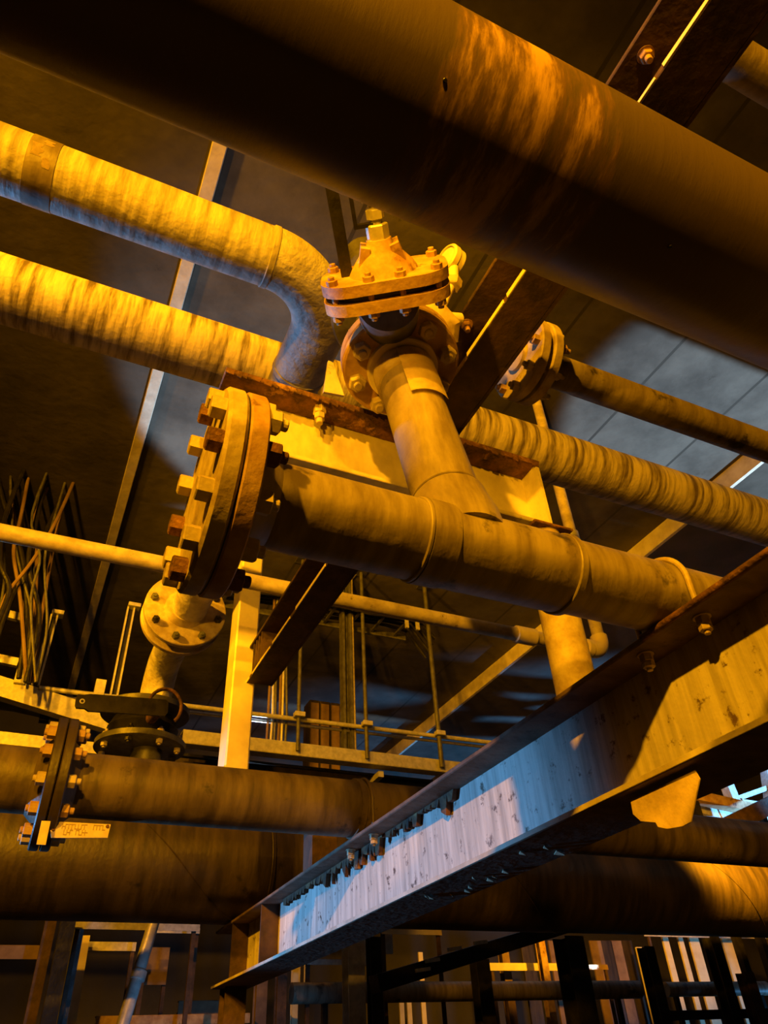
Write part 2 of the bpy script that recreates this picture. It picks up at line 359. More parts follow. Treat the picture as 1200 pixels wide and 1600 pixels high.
mb.prism([p0+dd*a+upv*b*hw-sd*.012 for a, b in poly], sd*.024)
lv = mb.build('lever', 'black', t)
q = p0+dd*.045-sd*.016
MB().ring(q, sd, .011, .02, .032, 16, .002).build('lever_hole_rim', 'galv', lv)
MB().tube([p1-dd*.05-sd*.02, V((XR-.06, YV-.10, 2.44))], .045, 18).build('stem', 'rust', t)
pc = p1-dd*.02+V((0, .03, .02))
MB().tube([pc+V((math.cos(a)*.13, 0, math.sin(a)*.15)) for a in [PI*(1.1-i*1.35/16) for i in range(17)]], .014, 10).build('stop_ring', 'rust', t)
MB().hexa(p1-dd*.06-sd*.03, -sd, .06, .03).build('lever_nut', 'steel', t)

# second lagged pipe on the left, carrying on to the right behind the beams
P2Y, P2Z, P2R = 2.73, 3.30, .178
t = thing('drip_stained_pipe', 'long wrapped pipe with dark drip stains running behind the bend and on to the right', 'pipe', (0, P2Y, P2Z))
wall_pipe(MB(), P2Y, P2Z, P2R).build('pipe', 'drip', t)
xs = at(1010, 730, y=P2Y-.1).x
for x_ in (at(628, 600, y=P2Y).x-.05, -1.6, 6.2): MB().ring((x_, P2Y, P2Z), (1, 0, 0), P2R-.01, P2R+.005, .04).build('lagging_seam', 'drip', t)

# short flanged pipe on the right
AY, AZ, AR = 1.566, 2.476, .0765
t = thing('flanged_branch_pipe', 'slim pipe on the right starting at a dark bolted end flange', 'pipe', (1.55, AY, AZ))
MB().cyl((1.60, AY, AZ), (X1, AY, AZ), AR, 40).build('pipe', 'tee', t)
for x_, nm in ((1.50, 'end_cover'), (1.565, 'flange')):
    MB().lathe((x_, AY, AZ), (1, 0, 0), [(0, .180), (.006, .187), (.04, .187), (.046, .180)], 48).build(nm, 'flange', t)
MB().cyl((1.546, AY, AZ), (1.566, AY, AZ), .14, 36).build('gasket', 'black', t)
MB().lathe((1.61, AY, AZ), (1, 0, 0), [(0, .105), (.05, AR)], 40).build('flange_neck', 'flange', t)
MB().lathe((1.478, AY, AZ), (1, 0, 0), [(0, .05), (.006, .062), (.022, .062)], 30).build('boss', 'flange', t)
flange_bolts(t, (1.50, AY, AZ), (1, 0, 0), .148, 8, .04, .03, 'flange', 'rustflange', .111, .3, .025)

# pipe at the top right corner
t = tag(MB().cyl((1.56, .34, 2.93), (X1, .34, 2.93), .076, 40).build('overhead_pipe', 'tee'), 'slim dark pipe at the top right corner beyond the brown beam', 'pipe')

# ---------------------------------------------------------------- lower pipes
L1Y, L1Z, L1R = 3.65, 1.158, .142
t = thing('lower_flanged_pipe', 'dusty brown lower pipe with a bolted flange at its left end', 'pipe', (.06, L1Y, L1Z))
wall_pipe(MB(), L1Y, L1Z, L1R).build('pipe', 'dust', t)
for x_ in (.025, .072): MB().lathe((x_, L1Y, L1Z), (1, 0, 0), [(0, .28), (.005, .286), (.037, .286), (.042, .28)], 56).build('flange', 'dark', t)
MB().lathe((.114, L1Y, L1Z), (1, 0, 0), [(0, .19), (.05, L1R+.002)], 48).build('flange_neck', 'dust', t)
MB().lathe((-.025, L1Y, L1Z), (1, 0, 0), [(0, L1R+.002), (.05, .19)], 48).build('flange_neck', 'dust', t)
flange_bolts(t, (.025, L1Y, L1Z), (1, 0, 0), .235, 12, .05, .036, 'rustflange', 'flange', .089, .26, .022)
MB().ring((1.545, L1Y, L1Z), (1, 0, 0), L1R-.01, L1R+.010, .035).build('weld_collar', 'dust', t)

t = thing('spiral_pipe', 'very wide dark pipe with an oblique seam behind and below the lower flanged pipe', 'pipe', (0, 6.13, 1.415))
wall_pipe(MB(), 6.13, 1.415, .40, n=80).build('pipe', 'dark', t)
def spiral(x0):
    return [(x0+a*.42, 6.13-math.cos(a)*.401, 1.415-math.sin(a)*.401) for a in [(-.6+i*2.6/28) for i in range(29)]]
for x0 in (-1.6, 1.0, 3.9, 6.6): MB().tube(spiral(x0), .006, 6).build('spiral_seam', 'dark', t)
xr = at(480, 1320, y=5.85).x
MB().ring((xr-.03, 6.13, 1.415), (1, 0, 0), .39, .425, .05).build('joint_ring', 'rustflange', t)
MB().ring((xr-.32, 6.13, 1.415), (1, 0, 0), .39, .405, .03).build('joint_ring', 'dark', t)

# tag plate hanging below the lower flanged pipe
q = [at(77, 1283, y=3.5), at(173, 1288, y=3.5), at(168, 1309, y=3.5), at(80, 1309, y=3.5)]
t = thing('tag_plate', 'yellowed tag plate with faded lettering below the lower flanged pipe', 'sign', q[3])
MB().prism(q, (0, .006, 0)).build('plate', 'tag', t)
mb = MB(); rr = random.Random(11)
ex = (q[1]-q[0])
for row, (v_, u0_, u1_) in enumerate(((.28, .10, .93), (.66, .22, .66))):
    u_ = u0_
    while u_ < u1_:
        if rr.random() < .84:
            w_ = .011
            c_ = q[0].lerp(q[1], u_).lerp(q[3].lerp(q[2], u_), v_)
            mb.box(c_+V((0, -.001, 0)), (.003, .003, .022)); mb.box(c_+V((.006, -.001, rr.choice((-.009, 0, .009)))), (.010, .003, .004))
        u_ += .052
mb.build('lettering', 'ink', t)
for qq in (q[0].lerp(q[3], .5)+V((.012, 0, 0)), q[1]+V((-.012, 0, -.01))): MB().cyl(qq+V((0, -.006, 0)), qq+V((0, .004, 0)), .007, 12).build('rivet', 'rust', t)
MB().bar(at(64, 1320, y=3.44), at(72, 1283, y=3.44), .035, .006, (0, 1, 0)).build('hanger_strip', 'tag', t)

# ================================================================== BEAMS AND COLUMNS
# foreground beam B1
t = thing('support_beam', 'large weathered support beam in the right foreground, lit orange and blue', 'beam', (1.68, 3.0, .628))
ibeam_y(1.54, 1.82, .15, 6.42, .628, 1.0125, .02, .014, 1.68, 'beamy', t, mt='rust_shade_beam', mb='rust_shade_beam')  # top flange rusty; bottom flange coloured darker to paint the shade below it
MB().bb(1.5375, 1.541, .15, 6.42, .630, .6465, .001).build('lit_edge_strip', 'beam', t)  # pale strip paints the light along the bottom lip
MB().tube([(1.537, .15, 1.002), (1.537, 1.39, 1.002)], .011, 12).build('rolled_edge', 'rust', t)
# rust scale hanging from the underside of the top flange
rs = random.Random(5)
mb = MB(); y_ = 2.75
while y_ < 5.0:
    w_ = rs.uniform(.02, .09); h_ = rs.uniform(.01, .05)+(.04 if rs.random() < .25 else 0)
    mb.prism([(1.645, y_, .996), (1.645, y_+w_, .996), (1.645, y_+w_*.9, .992-h_*rs.uniform(.5, 1)), (1.645, y_+w_*.35, .992-h_)], (.022, 0, 0)); y_ += w_*.94
mb.build('rust_scale', 'rust', t)
mb = MB()
for k in range(12):
    y_ = rs.uniform(2.0, 3.4); x_ = rs.uniform(1.60, 1.76); a = rs.uniform(.02, .05)
    mb.prism([(x_, y_, .626), (x_+a*.5, y_+a, .626), (x_+a, y_+a*.4, .618), (x_+a*.4, y_-a*.3, .612)], (0, 0, -.003))
mb.build('peeling_flakes', 'sheet', t)
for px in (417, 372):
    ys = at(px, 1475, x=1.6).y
    MB().bb(1.55, 1.674, ys-.006, ys+.006, .648, .9925).build('stiffener', 'darkbeam', t)  # dark colour stands in for the shade at the far end
# steel leg under its far end
t = thing('beam_leg', 'dark steel leg under the far end of the foreground support beam', 'column', (1.68, 6.3, ZF))
mb = MB().bb(1.60, 1.76, 6.22, 6.234, ZF+.02, .628).bb(1.60, 1.76, 6.37, 6.384, ZF+.02, .628).bb(1.673, 1.687, 6.234, 6.37, ZF+.02, .628)
mb.build('shaft', 'darkbeam', t); MB().bb(1.53, 1.83, 6.15, 6.45, ZF, ZF+.02, .004).build('base_plate', 'darkbeam', t)

# torn sheet caught under the beam
pl = [(985, 1250), (1010, 1240), (1050, 1220), (1085, 1203), (1093, 1217), (1088, 1240), (1079, 1284), (1066, 1291), (1042, 1295), (1028, 1292), (1024, 1285), (1001, 1283), (989, 1272)]
q = [at(a, b, x=1.573) for a, b in pl]
mx_ = max(p.z for p in q)
q = [V((p.x, p.y, min(p.z, .6265))) for p in q]
tag(MB().prism(q, (.004, 0, 0)).build('torn_sheet', 'sheet'), 'torn jagged pale sheet hanging under the foreground beam', 'sheet')

# upper channel beam B2 (open side towards the left)
t = thing('brown_channel_beam', 'long rusty brown channel beam running diagonally from the top right to the pale column', 'beam', (1.2, 2, 2.13))
BX0, BX1, BZ0, BZ1 = 1.11, 1.285, 2.130, 2.400
MB().bb(BX1-.014, BX1, Y0, 4.36, BZ0, BZ1).build('web', 'darkbeam', t)
MB().bb(BX0, BX1-.014, Y0, 4.36, BZ1-.018, BZ1, .003).build('top_flange', 'darkbeam', t)
MB().bb(BX0, BX1-.014, Y0, 4.36, BZ0, BZ0+.024, .003).build('bottom_flange', 'darkbeam', t)
mb = MB(); rs = random.Random(4); y_ = -.6
while y_ < 4.3:
    L_ = rs.uniform(.15, .5); h0 = rs.uniform(.010, .024); h1 = rs.uniform(.010, .024)
    mb.prism([(BX0-.003, y_, BZ0+.001), (BX0-.003, y_+L_, BZ0+.001), (BX0-.003, y_+L_, BZ0+.001+h1), (BX0-.003, y_, BZ0+.001+h0)], (.004, 0, 0)); y_ += L_+(rs.uniform(.0, .12))
mb.build('lit_lip_strips', 'column', t)  # pale strips of uneven height paint the broken light on the lip
for k in range(4): MB().bb(BX0+.01, BX1-.016, 4.10+k*.06, 4.112+k*.06, BZ0+.024, BZ1-.018).build('end_stiffener', 'darkbeam', t)
for px, py in ((730, 512), (1012, 90)):
    p = at(px, py, z=BZ1-.04); p.x = max(min(p.x, 1.235), 1.15)
    c_ = V((p.x, p.y, BZ1-.018))
    mb = MB().hexa(c_, (0, 0, -1), .036, .024).cyl(c_, c_-V((0, 0, .045)), .011, 12, .002); mb.ring(c_-V((0, 0, .003)), (0, 0, 1), .012, .026, .003)
    mb.build('bolt', 'rustflange', t)

# pale column at the far end of the brown beam
t = thing('pale_column', 'bright yellow-lit square column behind the left end of the brown channel beam', 'column', (1.08, 4.5, 1.50))
MB().bb(1.013, 1.165, 4.365, 4.56, 1.512, 3.45, .01).build('shaft', 'column', t)
MB().bb(.96, 1.22, 4.34, 4.62, 1.50, 1.512, .003).build('base_plate', 'column', t)
MB().bb(.985, 1.195, 4.33, 4.60, 3.45, 3.47, .003).build('cap_plate', 'column', t)

t = thing('cross_beam', 'dark cross beam hidden behind the lower flanged pipe, carrying the pale column', 'beam', (1.2, 4.48, 1.28))
MB().bb(.7, 1.82, 4.47, 4.482, 1.30, 1.48).build('web', 'darkbeam', t)
MB().bb(.7, 1.82, 4.38, 4.58, 1.48, 1.50).build('top_flange', 'darkbeam', t)
MB().bb(.7, 1.82, 4.38, 4.58, 1.28, 1.30).build('bottom_flange', 'darkbeam', t)
MB().bb(1.60, 1.76, 4.40, 4.56, 1.0125, 1.28).build('packing_block', 'darkbeam', t)
# channel B3 along the pipes, behind the tee
t = thing('rusty_channel', 'pale channel with a rusted top edge between the round flange and the tee pipe', 'beam', (1.0, 1.9, 1.735))
CY0, CY1, CZ0, CZ1 = 1.78, 1.905, 1.738, 2.098
CXL, CXR = .285, 1.668
MB().bb(CXL, CXR, CY1-.012, CY1, CZ0, CZ1).build('web', 'beam', t)
MB().bb(CXL, CXR, CY0, CY1-.012, CZ1-.02, CZ1, .003).build('top_flange', 'rust', t)
MB().bb(CXL, CXR, CY0, CY1-.012, CZ0, CZ0+.02, .003).build('bottom_flange', 'beam', t)
MB().bb(CXR-.014, CXR, CY0+.002, CY1-.012, CZ0+.02, CZ1-.02).build('end_plate', 'beam', t)
MB().bb(1.16, 1.24, CY0+.02, CY1, CZ1, BZ0).build('packing_plate', 'rust', t)
xb = at(500, 652, y=1.82).x
c_ = V((xb, 1.825, CZ1-.02))
mb = MB().hexa(c_, (0, 0, -1), .044, .034).hexa(c_-V((0, 0, .036)), (0, 0, -1), .038, .026, .4).cyl(c_, c_-V((0, 0, .085)), .0135, 14, .002)
mb.build('hanging_bolt', 'flange', t)
mb = MB()
rs = random.Random(9); x_ = CXL
while x_ < CXR-.03:
    w_ = rs.uniform(.02, .06); h_ = rs.uniform(.004, .016)
    mb.prism([(x_, CY0-.001, CZ1+.002), (x_+w_, CY0-.001, CZ1+.002), (x_+w_*.8, CY0-.001, CZ1-.02-h_), (x_+w_*.2, CY0-.001, CZ1-.02-h_*.6)], (0, .004, 0)); x_ += w_
mb.build('rust_scale', 'rust', t)
q = [at(*p, y=1.84) for p in ((506, 612), (513, 563), (520, 566), (538, 618))]
MB().prism(q, (0, .012, 0)).build('gusset', 'beam', t)
# round post under its right end, standing on the foreground beam
t = thing('round_post', 'short rusty round post standing on the foreground beam under the tee pipe', 'post', (1.655, 1.85, 1.0125))
MB().cyl((1.655, 1.85, 1.02), (1.655, 1.85, CZ0-.012), .075, 36).build('shaft', 'flange', t)
MB().bb(1.56, 1.75, 1.76, 1.94, 1.0125, 1.0245, .003).build('base_plate', 'rust', t)
MB().bb(1.56, 1.75, 1.76, 1.94, CZ0-.013, CZ0-.0005, .003).build('head_plate', 'rust', t)

# ================================================================== TEE PIPE
TY, TZ, TR = 1.334, 1.1245, .110
t = thing('tee_pipe', 'dusty tee pipe in the middle with a thick bolted blind flange at its left end', 'pipe', (.9, TY, TZ))
MB().cyl((.285, TY, TZ), (.80, TY, TZ), TR, 64).build('left_run', 'tee', t)
MB().cyl((1.2, TY, TZ), (X1, TY, TZ), TR, 64).build('right_run', 'tee', t)
mb = MB(); mb.lathe((.765, TY, TZ), (1, 0, 0), [(0, TR), (.0, TR+.007), (.075, TR+.007), (.08, TR+.001)], 64); mb.build('collar', 'tee', t)
MB().cyl((.80, TY, TZ), (1.23, TY, TZ), TR+.003, 64).build('tee_body', 'tee', t)
MB().ring((1.215, TY, TZ), (1, 0, 0), TR-.01, TR+.009, .025).build('weld_collar', 'tee', t)
MB().ring((.752, TY, TZ), (1, 0, 0), TR-.01, TR+.006, .012).build('weld_collar', 'tee', t)
B0 = V((.915, TY, TZ)); FC = V((.868, 1.500, 2.055)); BA = (FC-B0).normalized(); BL = (FC-B0).length
MB().lathe(B0, BA, [(.02, .128), (.10, .126), (.15, .117), (.20, .112), (.21, .104)], 48).build('branch_neck', 'tee', t)
MB().cyl(B0+BA*.1, B0+BA*(BL-.01), .101, 48).build('branch_pipe', 'tee', t)
MB().ring(B0+BA*.215, BA, .09, .1055, .012).build('weld_collar', 'tee', t)
p = at(774, 800, y=TY-.105); d_ = V((0, p.y-TY, p.z-TZ)).normalized()
p = V((p.x, TY, TZ))+d_*(TR+.0035)
MB().ring(p-d_*.002, d_, .010, .015, .005, 20, .001).build('plug', 'tee', t)
# stub end and loose flange at the top of the branch
MB().lathe(B0+BA*(BL-.13), BA, [(0, .1015), (.004, .109), (.05, .110), (.09, .112), (.10, .103)], 40).build('stub_end', 'flange', t)
MB().lathe(B0+BA*(BL-.028), BA, [(0, .126), (.004, .131), (.02, .131), (.03, .128)], 48).build('raised_hub', 'column', t)
fl = MB().lathe(FC, BA, [(0, .209), (.006, .216), (.039, .216), (.045, .209)], 64).build('round_flange', 'rustflange', t)
flange_bolts(t, FC, BA, .172, 8, .058, .030, 'flange', 'flange', .094, .12, .02)
# label wrapped on the branch
d, u, v = frame(BA)
vd = (V((0, 0, 0))-(B0+BA*(BL-.2)))
ub = (vd-BA*vd.dot(BA)).normalized(); vb = BA.cross(ub)
mb = MB(); bm = mb.bm; rows = []
for i in range(3):
    row = []
    for k in range(9):
        a = math.radians(2+k*9.0)
        n_ = ub*math.cos(a)-vb*math.sin(a)*(-1)
        row.append(bm.verts.new(B0+BA*(BL-.05-.135*i)+n_*(.116)))
    rows.append(row)
for i in range(2):
    for k in range(8): bm.faces.new((rows[i][k], rows[i][k+1], rows[i+1][k+1], rows[i+1][k]))
g = bmesh.ops.solidify(bm, geom=list(bm.faces), thickness=.004)
mb.build('label_plate', 'tag', t)
# blind flange pair
def fdisc(x, r, th, m, nm, c=.008): return MB().lathe((x, TY, TZ), (1, 0, 0), [(0, r-c), (c, r), (th-c, r), (th, r-c)], 96).build(nm, m, t)
fdisc(.192, .250, .048, 'flange', 'blind_flange')
fdisc(.2425, .250, .0445, 'rustflange', 'flange', .004)
MB().cyl((.238, TY, TZ), (.247, TY, TZ), .243, 64).build('gasket', 'black', t)
MB().lathe((.286, TY, TZ), (1, 0, 0), [(0, .165), (.03, .150), (.075, TR+.001)], 64).build('flange_neck', 'tee', t)
flange_bolts(t, (.192, TY, TZ), (1, 0, 0), .213, 12, .050, .034, 'flange', 'rust', .095, .17, .018, 'bolt', False)

# U-bolts clamping pipes to the foreground beam
def u_bolt(x, y, z, r, zf, label, m):
    rb = .009
    t = thing('u_bolt', label, 'clamp', (x, y, z), 'U-bolts on the foreground beam')
    R_ = r+rb
    pts = [(x, y-R_, zf-.075)]+[(x, y-R_*math.cos(a), z+R_*math.sin(a)) for a in [i*PI/22 for i in range(23)]]+[(x, y+R_, zf-.075)]
    MB().tube(pts, rb, 10).build('rod', m, t)
    for s in (-1, 1):
        c_ = V((x, y+s*R_, zf-.02))
        MB().ring(c_-V((0, 0, .004)), (0, 0, 1), rb, .026, .004, 24, .001).hexa(c_-V((0, 0, .004)), (0, 0, -1), .036, .024).hexa(c_-V((0, 0, .030)), (0, 0, -1), .034, .016, .3).build('nut', 'flange', t)
    return t
u_bolt(1.60, TY, TZ, TR, 1.0125, 'rusty U-bolt clamping the tee pipe to the foreground beam', 'flange')
u_bolt(1.60, L1Y, L1Z, L1R, 1.0125, 'U-bolt clamping the lower flanged pipe to the foreground beam', 'dust')

# ================================================================== VALVE ON THE BRANCH
FT = FC+BA*.049
BC = at(606, 468, y=1.235)
VC = FT+BA*.19
A = V((-.52, -.80, .34)).normalized()
t = thing('gate_valve', 'rusty flanged gate valve with an oblong bonnet above the round flange', 'valve', FT)
MB().lathe(FT, BA, [(0, .209), (.006, .216), (.039, .216), (.045, .209)], 64).build('flange', 'rustflange', t)
MB().lathe(FT+BA*.04, BA, [(0, .12), (.03, .105), (.09, .125), (.19, .14), (.28, .11)], 40).build('body', 'grey', t)
MB().lathe(FT+BA*.32, BA, [(0, .209), (.006, .216), (.039, .216), (.045, .209)], 48).build('flange', 'grey', t)
MB().cyl(FT+BA*.30, FT+BA*.9, .10, 36).build('outlet_pipe', 'grey', t)
MB().cyl(VC, BC, .105, 40).build('bonnet_neck', 'grey', t)
rv = BC.normalized(); U = A.cross(rv).normalized()
if U.dot(right) < 0: U = -U
U = (U*math.cos(.16)+ (A.cross(U))*math.sin(.16)).normalized() if False else U
W = A.cross(U).normalized()
def oblong(c, hx, hy, rad, n=8):
    o = []
    for sx_, sy_, a0 in ((1, 1, 0), (-1, 1, PI/2), (-1, -1, PI), (1, -1, 1.5*PI)):
        for k in range(n+1):
            a = a0+k*PI/2/n
            o.append(c+U*(sx_*(hx-rad)+rad*math.cos(a))+W*(sy_*(hy-rad)+rad*math.sin(a)))
    return o
for off, nm in ((0.0, 'lower_bonnet_plate'), (.058, 'upper_bonnet_plate')):
    mb = MB(); mb.prism(oblong(BC+A*off, .205, .135, .10), A*.036)
    bmesh.ops.bevel(mb.bm, geom=[e for e in mb.bm.edges if len(e.link_faces) == 2 and e.calc_face_angle(0) > 1.2], offset=.006, segments=2, affect='EDGES')
    mb.build(nm, 'rustflange', t)
mb = MB(); mb.prism(oblong(BC+A*.034, .175, .105, .09), A*.026); mb.build('bonnet_gasket', 'black', t)
for sx_, sy_ in ((-.165, .09), (-.165, -.09), (.165, .09), (.165, -.09), (-.05, .108), (.05, .108), (.05, -.108), (-.05, -.108)):
    c_ = BC+U*sx_+W*sy_
    mb = MB().hexa(c_+A*.094, A, .032, .018).cyl(c_-A*.03, c_+A*.122, .010, 10, .001).hexa(c_, -A, .032, .02)
    mb.build('bonnet_bolt', 'rustflange', t)
T0 = BC+A*.094
MB().lathe(T0, A, [(-.005, .115), (.02, .10), (.055, .07), (.08, .045), (.10, .04)], 36).build('bonnet_dome', 'rustflange', t)
mb = MB()
for s in (-1, 1): mb.bar(T0+U*(s*.07)-A*.005, T0+U*(s*.045)+A*.085, .10, .03, U)
mb.build('yoke_lug', 'rustflange', t)
T1 = T0+A*.10
MB().hexa(T1, A, .062, .045).hexa(T1+A*.06, A, .05, .03, .3).hexa(T1+A*.11, A, .062, .045).build('gland_nut', 'galv', t)
MB().cyl(T1-A*.02, T1+A*.30, .018, 20, .002).build('stem', 'galv', t)
br = MB()
br.bar(T0-U*.118+A*.0, T0-U*.118+A*.40, .038, .010, W)
br.bar(T1-U*.065+A*.045, T1-U*.065+A*.26, .012, .03, W); br.bar(T1-U*.071+A*.045, T1+U*.01+A*.045, .012, .03, W)
br.build('position_bracket', 'black', t)

# small gauge and fitting right of the valve
GC = at(706, 408, y=1.30)
ga = V((-.95, -.25, -.05)).normalized()
gp = at(690, 497, y=1.36)
t = thing('pressure_gauge', 'small round pale gauge on a bent stub between the valve and the brown beam', 'gauge', GC)
MB().lathe(GC-ga*.03, ga, [(0, .050), (.006, .056), (.03, .056), (.031, .050), (.034, .050), (.035, .060), (.058, .060), (.064, .054), (.064, .048), (.055, .046)], 36).build('case', 'column', t)
MB().cyl(GC+ga*.0255, GC+ga*.0275, .046, 32).build('dial', 'glass', t)
MB().tube([GC-ga*.0+V((0, 0, -.05)), GC+V((0, .01, -.10)), gp+V((0, 0, .06)), gp], .022, 16).build('stub', 'column', t)
MB().hexa(GC+V((0, .01, -.12)), (gp-GC), .058, .04).build('union_nut', 'flange', t)
MB().tube([gp+V((-.075, .02, .055)), gp+V((-.02, 0, .0)), gp+V((.03, .01, -.03)), gp+V((.05, .05, -.06))], [.045, .052, .05, .036], 20).build('elbow', 'flange', t)
MB().cyl(gp+V((.02, 0, .01)), gp+V((.085, -.005, .03)), .024, 16, .004).build('plug', 'column', t)

# ================================================================== THIN WATER PIPE
NY, NZ, NR = 3.66, 2.451, .049
t = thing('water_pipe', 'thin yellow-lit pipe crossing behind the blind flange to an elbow at the right', 'pipe', (0, NY, NZ))
XE = 3.60
MB().cyl((X0, NY, NZ), (XE-.09, NY, NZ), NR, 28).build('pipe', 'thinpipe', t)
MB().tube([(XE-.10, NY, NZ)]+[(XE-.08+.08*math.sin(a), NY, NZ+.08-.08*math.cos(a)) for a in [i*PI/2/8 for i in range(9)]]+[(XE, NY, NZ+.12)], .064, 24).build('elbow', 'column', t)
MB().cyl((XE, NY, NZ+.08), (XE, NY, ZC), NR*.95, 24).build('riser', 'thinpipe', t)
MB().lathe((2.83, NY, NZ), (1, 0, 0), [(0, NR), (.004, .062), (.16, .062), (.165, NR)], 28).build('coupling', 'column', t)
MB().lathe((XE-.16, NY, NZ), (1, 0, 0), [(0, NR), (.004, .068), (.05, .068), (.054, NR)], 28).build('coupling', 'column', t)
MB().lathe((XE, NY, 3.46), (0, 0, 1), [(0, NR), (.004, .06), (.09, .06), (.094, NR)], 28).build('coupling', 'galv', t)

# ================================================================== BACKGROUND, UPPER LEFT AND MIDDLE (raised cable gallery)
YB = 8.0
def P(px, py, y=YB): return at(px, py, y=y)
def barpx(a, b, w_, th, y=YB, side=(0, 0, 1), ya=None, bev=0.0): return MB().bar(at(*a, y=y), at(*b, y=ya or y), w_, th, side, bev)

t = thing('gallery_edge_beam', 'pale channel along the edge of the raised cable gallery behind the lower flanged pipe', 'beam', P(300, 1155))
a, b = P(285, 1154), P(760, 1201)
a.z = b.z = (a.z+b.z)/2
mb = MB(); mb.bar(a, b+V((3, 0, 0)), .012, .145, (0, 0, 1)); mb.build('web', 'galv', t)
MB().bar(a+V((0, .08, .072)), b+V((3, .08, .072)), .16, .012).build('top_flange', 'galv', t)
MB().bar(a+V((0, .08, -.072)), b+V((3, .08, -.072)), .16, .012).build('bottom_flange', 'galv', t)
for px in (600, 700):
    c_ = P(px, 1190); MB().bar(c_+V((0, .1, -.12)), c_+V((.1, 2.4, -.12)), .07, .07).build('outrigger', 'galv', t)
for nm, lab, pa, pb, w_ in (('gallery_side_beam', 'pale beam slanting down from the left edge to the lever valve', (-260, 990), (192, 1132), .20),
                        ('cable_tray_rail', 'narrow pale rail just above the left flange bolts', (-260, 1123), (162, 1171), .115)):
    t = thing(nm, lab, 'beam', P(*pa))
    a, b = P(*pa), P(*pb)
    MB().bar(a, b, .012, w_).build('web', 'galv', t)
    MB().bar(a+V((0, .06, w_/2)), b+V((0, .06, w_/2)), .13, .012).build('top_flange', 'galv', t)
    MB().bar(a+V((0, .06, -w_/2)), b+V((0, .06, -w_/2)), .13, .012).build('bottom_flange', 'galv', t)
t = thing('under_tray_channel', 'dark channel under the slanting pale beam at the left edge', 'beam', P(0, 1110))
MB().bar(P(-260, 1043, 8.35), P(185, 1142, 8.35), .1, .05).build('channel', 'grey', t)
MB().bar(P(72, 1108, 8.35), P(68, 1128, 8.35), .09, .1).build('bracket', 'black', t)

# hand rail, its posts and hanger rods
t = thing('gallery_handrail', 'slim handrail above the gallery edge, bluish to the right', 'railing', P(66, 1077))
a, b = P(40, 1074), P(980, 1180); a.z = b.z = 3.52
a = V((P(60, 1076).x, YB, 3.50)); b = V((P(960, 1168).x, YB, 3.58))
MB().cyl(a, b, .028, 14).build('rail', 'galv', t)
MB().cyl(a+V((0, .12, -.02)), b+V((0, .12, -.02)), .02, 12).build('rail', 'galv', t)
def rod(name, label, px, r_, yb=YB, ztop=ZC, zb=3.12, m='grey', clamps=((1.0),)):
    x_ = at(*px, y=yb).x
    t = thing(name, label, 'hanger', (x_, yb, zb))
    MB().cyl((x_, yb, zb), (x_, yb, ztop), r_, 12).build('rod', m, t)
    MB().bb(x_-.09, x_+.09, yb-.09, yb+.09, ztop-.012, ztop).build('ceiling_plate', m, t)
    MB().box((x_, yb-.03, 3.55), (.13, .09, .06), None, .006).build('clamp', 'galv', t)
    return t
rod('hanger_rod', 'thin hanger rod just right of the thick steel strut', (571, 1100), .026, YB-.06)
rod('hanger_rod', 'thin dark hanger rod at the centre, left of the right concrete edge', (681, 1100), .032, YB-.06)
rod('hanger_rod', 'thin lit hanger rod beside the cable riser behind the brown beam', (467, 1100), .024, YB-.06)
t = thing('steel_strut', 'thick grey steel strut rising behind the thin yellow pipe', 'post', P(547, 1160))
x_ = P(547, 1100).x
MB().bb(x_-.07, x_-.035, YB+.05, YB+.17, 3.1, ZC).bb(x_+.035, x_+.07, YB+.05, YB+.17, 3.1, ZC).bb(x_-.035, x_+.035, YB+.14, YB+.17, 3.1, ZC).build('channel', 'grey', t)
MB().bb(x_-.14, x_+.14, YB, YB+.22, ZC-.015, ZC).build('ceiling_plate', 'galv', t)
MB().cyl((x_+.10, YB+.1, 3.1), (x_+.10, YB+.1, ZC), .018, 10).build('side_conduit', 'steel', t)

def unistrut(label, top, bot, y=YB, w_=.085):
    a, b = at(*bot, y=y), at(*top, y=y); a.x = (a.x+b.x)/2; b.x = a.x
    t = thing('slotted_strut', label, 'post', a)
    MB().bar(a+V((-w_*.42, 0, 0)), b+V((-w_*.42, 0, 0)), .02, .07, (0, 1, 0)).build('flank', 'galv', t)
    MB().bar(a+V((w_*.42, 0, 0)), b+V((w_*.42, 0, 0)), .02, .07, (0, 1, 0)).build('flank', 'galv', t)
    MB().bar(a+V((0, .03, 0)), b+V((0, .03, 0)), w_, .012, (0, 1, 0)).build('back', 'black', t)
    MB().box(b+V((.03, -.02, .02)), (w_*1.7, .12, .05), None, .004).build('cap', 'galv', t)
    MB().box(a+V((-.16, -.02, .10)), (.11, .06, .22), None, .004).build('foot_bracket', 'galv', t)
    return t
unistrut('slotted pale strut standing just left of the round flange pair on the bent pipe', (203, 950), (178, 1095))
unistrut('slotted pale strut at the left edge beside the hanging cables', (84, 962), (56, 1072), w_=.075)
t = thing('cable_bracket', 'short pale bracket arm behind the hanging cables', 'bracket', P(10, 962))
MB().bar(P(10, 960), P(44, 968), .06, .09).build('arm', 'galv', t); MB().bar(P(-10, 1028), P(28, 1036), .06, .09).build('arm', 'galv', t)

